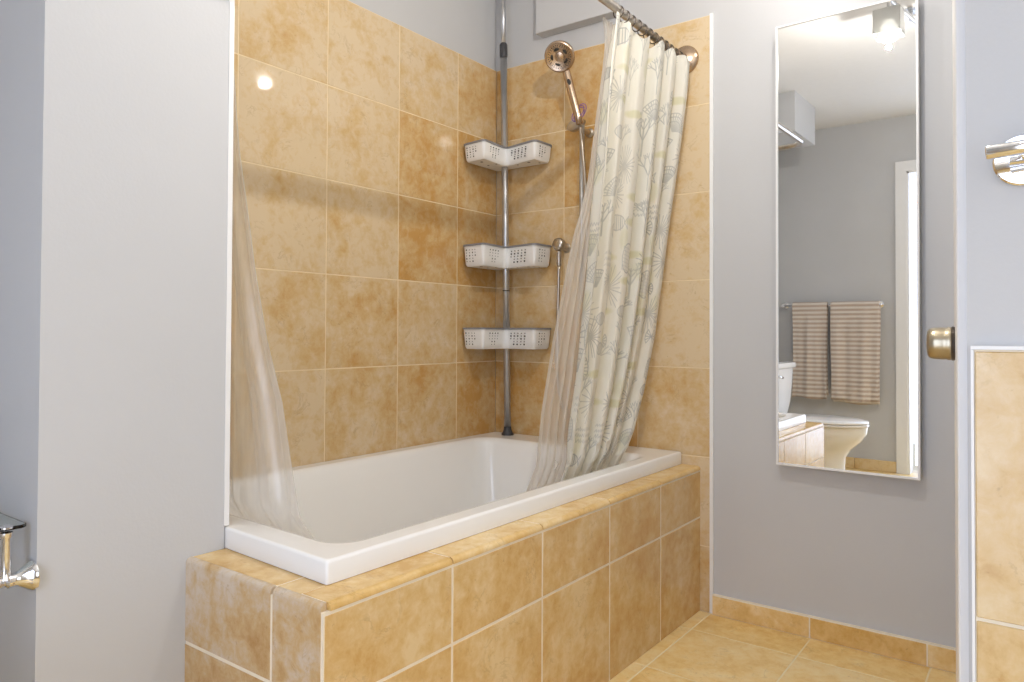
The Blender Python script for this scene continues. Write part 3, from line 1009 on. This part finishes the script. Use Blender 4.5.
# outline counter-clockwise in plan: along the tiled walls, then the notched front
PL = [(0.012, -0.012), (0.012, -0.228), (0.130, -0.243), (0.118, -0.090), (0.282, -0.128), (0.286, -0.012)]
PL = round_poly(PL, 0.020)


def basket(zt, h):
    z = zt - ZR
    def ring_(poly, zz): return [(p[0] - cx, p[1] - cy, zz) for p in poly]
    b = MB()
    R_ = [ring_(PL, z), ring_(inset(PL, 0.004), z - h * .6), ring_(inset(PL, 0.007), z - h + 0.008), ring_(inset(PL, 0.013), z - h), [(0.060 - cx + (p[0] - 0.060) * .03, -0.055 - cy + (p[1] + 0.055) * .03, z - h) for p in PL]]
    R_i = [[(0.060 - cx + (p[0] - 0.060) * .03, -0.055 - cy + (p[1] + 0.055) * .03, z - h + 0.004) for p in PL], ring_(inset(PL, 0.010), z - h + 0.004), ring_(inset(PL, 0.006), z - h * .6), ring_(inset(PL, 0.0028), z)]
    b.loft(R_, 0, True, cap0=False, cap1=True)
    b.loft(R_i, 0, True, cap0=True, cap1=False)
    # perforations: small dark discs on front faces and floor, standing in for shaded holes
    segs = [((0.012, -0.228), (0.130, -0.243), [(.18, 1), (.32, 1), (.46, 1), (.58, 0)]),
            ((0.130, -0.243), (0.118, -0.090), [(.30, 0), (.42, 1), (.54, 1), (.66, 0)]),
            ((0.118, -0.090), (0.282, -0.128), [(.22, 0), (.34, 1), (.46, 1), (.58, 1), (.70, 1)]),
            ((0.282, -0.128), (0.286, -0.012), [(.30, 1), (.44, 1), (.58, 0)])]
    for (p, q, cols_) in segs:
        p, q = Vector((p[0], p[1], 0)), Vector((q[0], q[1], 0))
        d = (q - p).normalized(); nrm = Vector((-d.y, d.x, 0)) * -1
        # outward is away from the corner
        mid = (p + q) / 2
        if nrm.dot(mid - Vector((0.09, -0.09, 0))) < 0: nrm = -nrm
        for (t, full) in cols_:
            for k in range(5 if full else 3):
                rr = 0.0019 if (k + int(t * 50)) % 3 else 0.0030
                fz = 0.20 + 0.14 * k
                off = 0.0040 * min(1.0, fz / .6) + max(0, fz - .6) * .008
                c = p + (q - p) * t - nrm * off
                c = Vector((c.x - cx, c.y - cy, z - h * fz)) + nrm * 0.0006
                vv = [c + d * rr * math.cos(2 * PI * a / 8) + Vector((0, 0, 1)) * rr * math.sin(2 * PI * a / 8) for a in range(8)]
                vv2 = [w - nrm * 0.003 for w in vv]
                b.add(vv + vv2, [tuple(range(8)), tuple(reversed(range(8, 16)))] + [(a, 8 + a, 8 + (a + 1) % 8, (a + 1) % 8) for a in range(8)], 1)
    for (hx, hy, hr) in ((0.075, -0.19, .006), (0.10, -0.13, .004), (0.16, -0.07, .004), (0.22, -0.08, .006), (0.06, -0.13, .004), (0.25, -0.05, .004)):
        c = Vector((hx - cx, hy - cy, z - h - 0.0004))
        vv = [c + Vector((hr * math.cos(2 * PI * a / 10), hr * math.sin(2 * PI * a / 10), 0)) for a in range(10)]
        vv2 = [w + Vector((0, 0, .003)) for w in vv]
        b.add(vv + vv2, [tuple(range(10)), tuple(reversed(range(10, 20)))] + [(a, 10 + a, 10 + (a + 1) % 10, (a + 1) % 10) for a in range(10)], 1)
    o = b.build('basket', [M['white_plastic'], M['black']], cad, auto=35)
    rm = MB()
    ro = inset(PL, -0.004); ri = inset(PL, 0.005)
    rm.loft([ring_(ri, z - 0.001), ring_(ro, z - 0.001), ring_(ro, z + 0.006), ring_(ri, z + 0.006), ring_(ri, z - 0.001)], 0, False, cap0=False, cap1=False)
    tag(rm.build('rim', M['rim_grey'], o), 'grey rim')
    return o


for zt_, h_ in ((1.659, 0.064), (1.268, 0.078), (0.949, 0.076)):
    basket(zt_, h_)

# ------------------------------------------------------------------ slide bar, hand shower, outlet with hose
bar = thing('shower_slide_bar', 'upright metal slide bar on the tiled shower wall', 'slide bar', (0.447, 0, 1.05))
BX, BY = 0.447, -0.060
mb = MB(); mb.tube([(0, BY, 0.0), (0, BY, 0.655)], 0.0095, 16); mb.build('bar', M['pole'], bar)
for z in (0.02, 0.640):
    mb = MB(); mb.lathe([(0.017, 0.0008), (0.017, 0.006), (0.010, 0.012), (0.009, 0.060)], (0, 0, z), (0, -1, 0), 24); mb.build('wall_bracket', M['nickel'], bar, auto=40)
mb = MB()
# wide oval holder at the top of the bar
mb.loft([[(-0.022 + s * 0.034 * math.cos(t), BY - 0.004 + dy, 0.660 + s * 0.021 * math.sin(t) - 0.25 * (s * 0.034 * math.cos(t)) * -1) for t in [2 * PI * k / 24 for k in range(24)]] for (s, dy) in ((.75, 0.018), (1.0, 0.010), (1.0, -0.014), (.7, -0.020))], 0, True)
mb.build('handset_holder', M['nickel'], bar, auto=50)
mb = MB()
for (a0, rr, w) in ((0.2, .021, .006), (1.3, .026, .003), (2.6, .019, -.004)):
    n = 26
    mb.tube([(0.008 + rr * math.cos(2 * PI * k / n) * .8, BY - 0.035 + 0.016 * math.sin(2 * PI * k / n + a0), 0.690 + w + 1.3 * rr * math.sin(2 * PI * k / n + a0 * .4)) for k in range(n)], 0.0016, 6, closed=True)
el = mb.build('elastic_band', M['purple'], None)
el.location = bar.location
tag(el, 'purple elastic band looped round the hand shower holder', 'elastic band')

hs = thing('hand_shower', 'bronze round hand shower head raised at top of the slide bar', 'hand shower', (0.455, -0.098, 1.70))
H0 = Vector((0.460, -0.098, 1.700)); FN_ = Vector((0.33, -0.90, -0.60)).normalized(); HC = Vector((0.4065, -0.150, 1.945)) + FN_ * 0.012
DN_ = (H0 - HC); DN_ = (DN_ - FN_ * DN_.dot(FN_)).normalized()
H1 = HC + DN_ * 0.046 - FN_ * 0.020
hd = (H1 - H0)
mb = MB()
mb.tube([H0 - H0 + Vector((0, 0, 0)), hd * .12, hd * .3, hd * .6, hd * .85, hd * 1.0, hd * 1.12], [0.0125, 0.0140, 0.0145, 0.0150, 0.0150, 0.0140, 0.0130], 18)
o = mb.build('handle', M['bronze_nickel'], hs); o.location = H0 - Vector(hs.location)
fn = Vector((0.33, -0.90, -0.60)).normalized()
mb = MB()
mb.lathe([(0.0, -0.040), (0.022, -0.038), (0.044, -0.030), (0.054, -0.016), (0.0565, -0.004), (0.0545, 0.002), (0.050, 0.004), (0.046, 0.002), (0.0, 0.002)], (0, 0, 0), fn, 44, caps=False)
o = mb.build('head', M['bronze_nickel'], hs, auto=50); o.location = HC - Vector(hs.location)
head_o = o
mb = MB()
u_ = fn.orthogonal().normalized(); w_ = fn.cross(u_)
for (rr, n_, sz) in ((0.0405, 30, 0.0021), (0.035, 26, 0.0017)):
    for k in range(n_):
        t = 2 * PI * k / n_
        c = (u_ * math.cos(t) + w_ * math.sin(t)) * rr + fn * 0.0022
        mb.lathe([(sz, 0.0), (sz * .7, 0.0018)], c, fn, 6)
for k in range(5):
    t0 = 2 * PI * k / 5 + .3
    pts_ = [(u_ * math.cos(t0 + s) + w_ * math.sin(t0 + s)) * 0.0275 + fn * 0.0026 for s in np.linspace(-.36, .36, 7)]
    mb.tube(pts_, [0.002, .0038, .0046, .005, .0046, .0038, .002], 8)
mb.build('nozzles', M['black'], head_o)
mb = MB(); mb.lathe([(0.017, 0.002), (0.017, 0.005), (0.010, 0.007), (0.0, 0.0072)], (0, 0, 0), fn, 24, caps=False); mb.build('centre_cap', M['bronze_nickel'], head_o, auto=40)
mb = MB()
hn = (Vector((0.51, -0.79, -0.36)) - hd.normalized() * Vector((0.51, -0.79, -0.36)).dot(hd.normalized())).normalized()
hw = hd.normalized().cross(hn)
bc = hd * .72 + hn * 0.0125
mb.loft([[tuple(bc + hw * (s * .0065 * math.cos(t)) + hd.normalized() * (s * .0125 * math.sin(t)) + hn * dz) for t in [2 * PI * k / 16 for k in range(16)]] for (s, dz) in ((1, 0), (1, .002), (.75, .0036))], 0, True)
o = mb.build('spray_button', M['black'], hs); o.location = H0 - Vector(hs.location)

outl = thing('hose_outlet', 'round metal wall outlet with shower hose hanging below the middle basket', 'shower outlet', (0.345, 0.0, 1.262))
mb = MB(); mb.lathe([(0.018, 0.0008), (0.018, 0.004), (0.0125, 0.009), (0.0105, 0.012), (0.0105, 0.045)], (0, 0, 0), (0, -1, 0), 28); mb.build('wall_plate', M['nickel'], outl, auto=40)
mb = MB(); mb.lathe([(0.0, 0.075), (0.012, 0.075), (0.022, 0.071), (0.0255, 0.062), (0.0255, 0.052), (0.021, 0.045), (0.0, 0.045)], (0, 0, 0), (0, -1, 0.15), 28, caps=False); mb.build('knob', M['nickel'], outl, auto=50)
mb = MB(); mb.lathe([(0.0085, 0.0), (0.0095, -0.02), (0.0095, -0.045), (0.0075, -0.055)], (0, -0.056, -0.018), (0, 0, 1), 16); mb.build('hose_nut', M['nickel'], outl, auto=40)


def catmull(P, n=10):
    P = [Vector(p) for p in P]; out = []
    Q = [P[0] * 2 - P[1]] + P + [P[-1] * 2 - P[-2]]
    for i in range(1, len(Q) - 2):
        for k in range(n):
            t = k / n
            a, b, c, d = Q[i - 1], Q[i], Q[i + 1], Q[i + 2]
            out.append(0.5 * ((2 * b) + (c - a) * t + (2 * a - 5 * b + 4 * c - d) * t * t + (3 * b - a - 3 * c + d) * t ** 3))
    out.append(P[-1]); return out


hp = [(0.345, -0.056, 1.19), (0.343, -0.058, 1.05), (0.342, -0.060, 0.90), (0.348, -0.066, 0.75), (0.385, -0.078, 0.645), (0.440, -0.090, 0.63), (0.487, -0.096, 0.70), (0.497, -0.096, 0.90), (0.492, -0.094, 1.20), (0.482, -0.092, 1.45), (0.470, -0.094, 1.60), (0.461, -0.097, 1.69)]
mb = MB(); mb.tube(catmull(hp), 0.0065, 10); o = mb.build('hose', M['nickel'], outl); o.location = -Vector(outl.location)

# ------------------------------------------------------------------ boxes on the upper shower wall
vb = thing('wall_box', 'flat white box mounted high on the shower wall above the tiles', 'wall box', (0.39, 0.0, 2.27))
mb = MB(); mb.rbox(-0.165, 0.175, -0.045, 0.0055, -0.165, 0.12, 0.003); mb.build('cover', M['paint'], vb)

# ------------------------------------------------------------------ mirror
TH = -0.0137
mir = thing('wall_mirror', 'tall narrow mirror with thin white frame hung on the grey wall', 'mirror', (1.341, -0.030, 1.2185), TH)
hw_, hh = 0.1995, 0.6925
mb = MB(); mb.box(-hw_ + 0.004, hw_ - 0.004, 0.0005, 0.003, -hh + 0.004, hh - 0.004)
mb.build('mirror_glass', M['mirror'], mir)
mb = MB()
for (x0, x1, z0, z1) in ((-hw_, -hw_ + 0.006, -hh, hh), (hw_ - 0.006, hw_, -hh, hh), (-hw_ + 0.006, hw_ - 0.006, -hh, -hh + 0.006), (-hw_ + 0.006, hw_ - 0.006, hh - 0.006, hh)):
    mb.box(x0, x1, -0.0035, 0.016, z0, z1)
tag(mb.build('frame', M['white_paint'], mir), 'thin white frame')
mb = MB(); mb.box(-hw_ + 0.02, hw_ - 0.02, 0.0031, 0.0325, -hh + 0.02, hh - 0.02); mb.build('backing', M['dark_plastic'], mir)

# ------------------------------------------------------------------ track light on the ceiling
trk = thing('track_light', 'ceiling track light with square frosted glass heads, reflected in mirror', 'track light', (1.27, -0.9, CEIL))
mb = MB(); mb.tube([(-0.005, 0.85, -0.045), (-0.005, -0.2, -0.045), (0.06, -0.64, -0.045), (0.20, -0.84, -0.045)], 0.009, 10)
mb.build('rail', M['pole'], trk)
for (x, y) in ((-0.005, 0.55), (0.03, -0.5)):
    mb = MB(); mb.lathe([(0.010, -0.05), (0.010, -0.008), (0.04, -0.006), (0.04, -0.0005)], (x, y, 0), (0, 0, 1), 18); mb.build('mount', M['pole'], trk, auto=40)
for k, (x, y) in enumerate(HEADS):
    lx, ly = x - 1.27, y + 0.9
    hd_ = bpy.data.objects.new('lamp_head', None); COL.objects.link(hd_); hd_.parent = trk; hd_.location = (lx, ly, -0.055)
    mb = MB(); mb.lathe([(0.007, 0.0), (0.007, -0.05), (0.026, -0.055), (0.028, -0.09)], (0, 0, 0), (0, 0, 1), 20); mb.build('socket', M['pole'], hd_, auto=40)
    mb = MB()
    # square glass shade: open at the bottom
    s = 0.052
    for (x0, x1, y0, y1) in ((-s, s, -s, -s + .004), (-s, s, s - .004, s), (-s, -s + .004, -s + .004, s - .004), (s - .004, s, -s + .004, s - .004)):
        mb.box(x0, x1, y0, y1, -0.150, -0.052)
    mb.box(-s, s, -s, s, -0.052, -0.048)
    mb.build('shade', M['frosted'], hd_)
    mb = MB(); mb.lathe([(0.020, -0.090), (0.034, -0.125), (0.040, -0.150), (0.036, -0.168), (0.020, -0.177), (0.0, -0.179)], (0, 0, 0), (0, 0, 1), 24, caps=False); mb.build('bulb', M['bulb'], hd_)
    point_light('lamp_light', (x, y, CEIL - 0.055 - 0.200), LAMP_POWER[k], LAMP_COLOR, 0.009)

# ------------------------------------------------------------------ toilet (seen in the mirror)
toi = thing('toilet', 'white toilet reflected in the mirror below the towels', 'toilet', (0.14, -2.36, 0))
mb = MB()
mb.loft([rrect(0.02 + a, 0.285 - b, -0.215 + c, 0.215 - c, 0.03, z, 6) for (a, b, c, z) in ((0, 0.03, 0.035, 0.40), (0, 0.012, 0.015, 0.50), (0, 0.003, 0.004, 0.62), (0, 0, 0, 0.715))], 0, True)
mb.build('tank', M['ceramic'], toi, auto=50)
mb = MB()
mb.loft([rrect(0.01 + a, 0.302 - a, -0.232 + a, 0.232 - a, 0.035, z, 6) for (a, z) in ((0.006, 0.7155), (0, 0.722), (0, 0.742), (0.004, 0.750), (0.02, 0.753))], 0, True)
mb.build('tank_lid', M['ceramic'], toi, auto=50)
mb = MB(); mb.tube([(0.282, 0.165, 0.672), (0.308, 0.165, 0.672), (0.312, 0.13, 0.668), (0.312, 0.10, 0.665)], [0.008, 0.008, 0.007, 0.008], 10); mb.build('flush_lever', M['chrome'], toi)


def egg(x0, x1, w, z, n=36, back=0.55):
    """Elongated bowl outline from x0 (back) to x1 (front)."""
    pts_ = []
    cxx = x0 + (x1 - x0) * 0.42
    for k in range(n):
        t = 2 * PI * k / n
        c_, s_ = math.cos(t), math.sin(t)
        rx = (x1 - cxx) if c_ > 0 else (cxx - x0)
        e = 1.0 if c_ > 0 else back + .2
        pts_.append((cxx + rx * (abs(c_) ** e) * (1 if c_ > 0 else -1), w * s_ * (1.0 if c_ > 0 else 1 - .12 * c_ * c_), z))
    return pts_


mb = MB()
mb.loft([egg(0.22, 0.66, 0.115, 0.0), egg(0.22, 0.655, 0.110, 0.05), egg(0.21, 0.645, 0.110, 0.14), egg(0.21, 0.650, 0.120, 0.20), egg(0.20, 0.680, 0.145, 0.25), egg(0.19, 0.735, 0.170, 0.30), egg(0.18, 0.765, 0.183, 0.345), egg(0.18, 0.772, 0.187, 0.387)], 0, True)
mb.build('bowl', M['ceramic'], toi, auto=60)
mb = MB(); mb.loft([egg(0.30, 0.775, 0.186, 0.3895), egg(0.298, 0.779, 0.189, 0.395), egg(0.30, 0.775, 0.186, 0.404)], 0, True); mb.build('seat', M['ceramic'], toi, auto=60)
mb = MB(); mb.loft([egg(0.302, 0.775, 0.185, 0.407), egg(0.300, 0.778, 0.188, 0.413), egg(0.304, 0.771, 0.182, 0.422), egg(0.33, 0.735, 0.150, 0.428)], 0, True); mb.build('lid', M['ceramic'], toi, auto=60)

# ------------------------------------------------------------------ towel rail and towels (seen in the mirror)
TB = thing('towel_rail', 'slim chrome towel rail on the wall reflected in the mirror', 'towel rail', (0.51, YF, 1.14))
mb = MB(); mb.tube([(-0.335, 0.065, 0), (0.320, 0.065, 0)], 0.008, 14); mb.build('bar', M['chrome'], TB)
for x in (-0.325, 0.310):
    mb = MB(); mb.lathe([(0.022, 0.0005), (0.022, 0.006), (0.010, 0.012), (0.010, 0.055), (0.014, 0.058), (0.014, 0.072), (0.0, 0.074)], (x, 0, 0), (0, 1, 0), 20); mb.build('post', M['chrome'], TB, auto=40)


def towel(x0, x1, zb_f, zb_b, label, seed):
    rr = random.Random(seed)
    yb, zb = YF + 0.065, 1.14
    prof = []
    for k in range(30): prof.append((0.0185, zb_b + (1.142 - zb_b) * k / 29))         # back drop (towards the wall), x offset along y
    for k in range(1, 12):
        t = PI * k / 12; prof.append((0.0185 * math.cos(t), 1.142 + 0.0165 * math.sin(t)))
    for k in range(34): prof.append((-0.0185, 1.142 + (zb_f - 1.142) * k / 33))
    nx = 44; v = []; f = []
    a1, a2, p1, p2 = rr.uniform(.007, .009), rr.uniform(.003, .005), rr.uniform(0, 6), rr.uniform(0, 6)
    for j, (dy, z) in enumerate(prof):
        drop = max(0, 1.14 - z)
        front = dy < 0
        for i in range(nx):
            u = i / (nx - 1)
            wv = (a1 * math.sin(2 * PI * 1.6 * u + p1 + drop * 1.2) + a2 * math.sin(2 * PI * 3.7 * u + p2)) * min(1, max(0, drop - .03) * 5)
            x = x0 + (x1 - x0) * u + (0.008 * math.sin(drop * 7 + p1) * (u - .5))
            edge = -0.006 * math.sin(PI * u * 2 + p2) * min(1, drop * 2)
            y = yb - dy * (1.0 + drop * .35 * (1 if front else 0)) + (wv if front else -abs(wv) * .3) + (0.006 * drop if front else 0)
            v.append((x, y, z + edge))
    n = len(prof)
    for j in range(n - 1):
        for i in range(nx - 1): f.append((j * nx + i, j * nx + i + 1, (j + 1) * nx + i + 1, (j + 1) * nx + i))
    b = MB(); b.add([(p[0] - (x0 + x1) / 2, p[1] - yb, p[2] - 1.14) for p in v], f, 0, True)
    o_ = b.build('towel', M['towel'], None, ((x0 + x1) / 2, yb, 1.14), fix=False)
    so = o_.modifiers.new('thickness', 'SOLIDIFY'); so.thickness = 0.006; so.offset = 0.0
    return tag(o_, label, 'towel')


towel(0.258, 0.490, 0.478, 0.50, 'narrower beige striped towel hanging nearer the toilet tank', 3)
towel(0.520, 0.825, 0.474, 0.455, 'wider beige striped towel hanging nearer the doorway', 8)

# ------------------------------------------------------------------ glass shelf and holder at the left edge
gs = thing('glass_shelf', 'small clear glass shelf on a chrome post at left edge', 'glass shelf', (0.4275, YS0, 0.517))
mb = MB(); mb.lathe([(0.0265, 0.0008), (0.0265, 0.005), (0.0225, 0.010), (0.0145, 0.022), (0.0115, 0.030), (0.0125, 0.034), (0.0125, 0.040), (0.0095, 0.043)], (0, 0, 0), (0, -1, 0), 32); mb.build('flange', M['chrome'], gs, auto=40)
mb = MB(); mb.tube([(0, -0.040, 0), (0, -0.055, -0.001), (-0.002, -0.17, -0.001)], [0.0088, 0.0098, 0.0098], 18); mb.build('arm', M['chrome'], gs)
mb = MB(); mb.lathe([(0.0100, 0.004), (0.0080, 0.010), (0.0072, 0.020), (0.0072, 0.072), (0.0095, 0.075), (0.0095, 0.082)], (0, -0.042, 0.0), (0, 0, 1), 20); mb.build('post', M['chrome'], gs, auto=40)
mb = MB(); mb.lathe([(0.0095, 0.0), (0.0095, 0.003), (0.004, 0.006), (0.0, 0.006)], (0, -0.042, 0.0885), (0, 0, 1), 20, caps=False); mb.build('cap', M['chrome'], gs, auto=40)
mb = MB(); mb.loft([rrect(-0.40 + a, -0.008 - a, -0.130 + a, -0.006 - a, 0.012, z, 6) for (a, z) in ((0.001, 0.0822), (0, 0.0830), (0, 0.0875), (0.001, 0.0883))], 0, False); mb.build('glass_plate', M['glass'], gs)

# ------------------------------------------------------------------ chrome holder at the right edge
rh = thing('chrome_holder', 'chrome wall holder with round plate above the wainscot at right', 'wall holder', (1.8130, -1.390, 1.131))
mb = MB(); mb.lathe([(0.0285, 0.0008), (0.0285, 0.004), (0.0265, 0.0062), (0.0, 0.0066)], (0, 0, 0), (0, -1, 0), 40, caps=False); mb.build('plate', M['chrome'], rh, auto=40)
mb = MB(); mb.lathe([(0.007, 0.006), (0.007, 0.050)], (0.003, 0, 0.001), (0, -1, 0), 18); mb.tube([(0.003, -0.028, -0.005), (-0.012, -0.030, -0.006)], 0.005, 12); mb.build('stem', M['chrome'], rh, auto=40)
mb = MB(); mb.tube([(-0.0318, -0.055, 0.0015), (-0.0303, -0.055, 0.0016), (0.15, -0.055, 0.010)], [0.0065, 0.0078, 0.0078], 20); mb.build('bar', M['chrome'], rh)
mb = MB(); mb.lathe([(0.0, 0.0), (0.0365, 0.0), (0.038, 0.0012), (0.038, 0.0032), (0.0365, 0.0044), (0.0, 0.0044)], (0.040, -0.055, 0.0125), (0, 0, 1), 44, caps=False)
dish = mb.build('glass_plate', M['glass'], None); dish.location = rh.location
tag(dish, 'round clear glass plate resting on the chrome holder', 'glass plate')
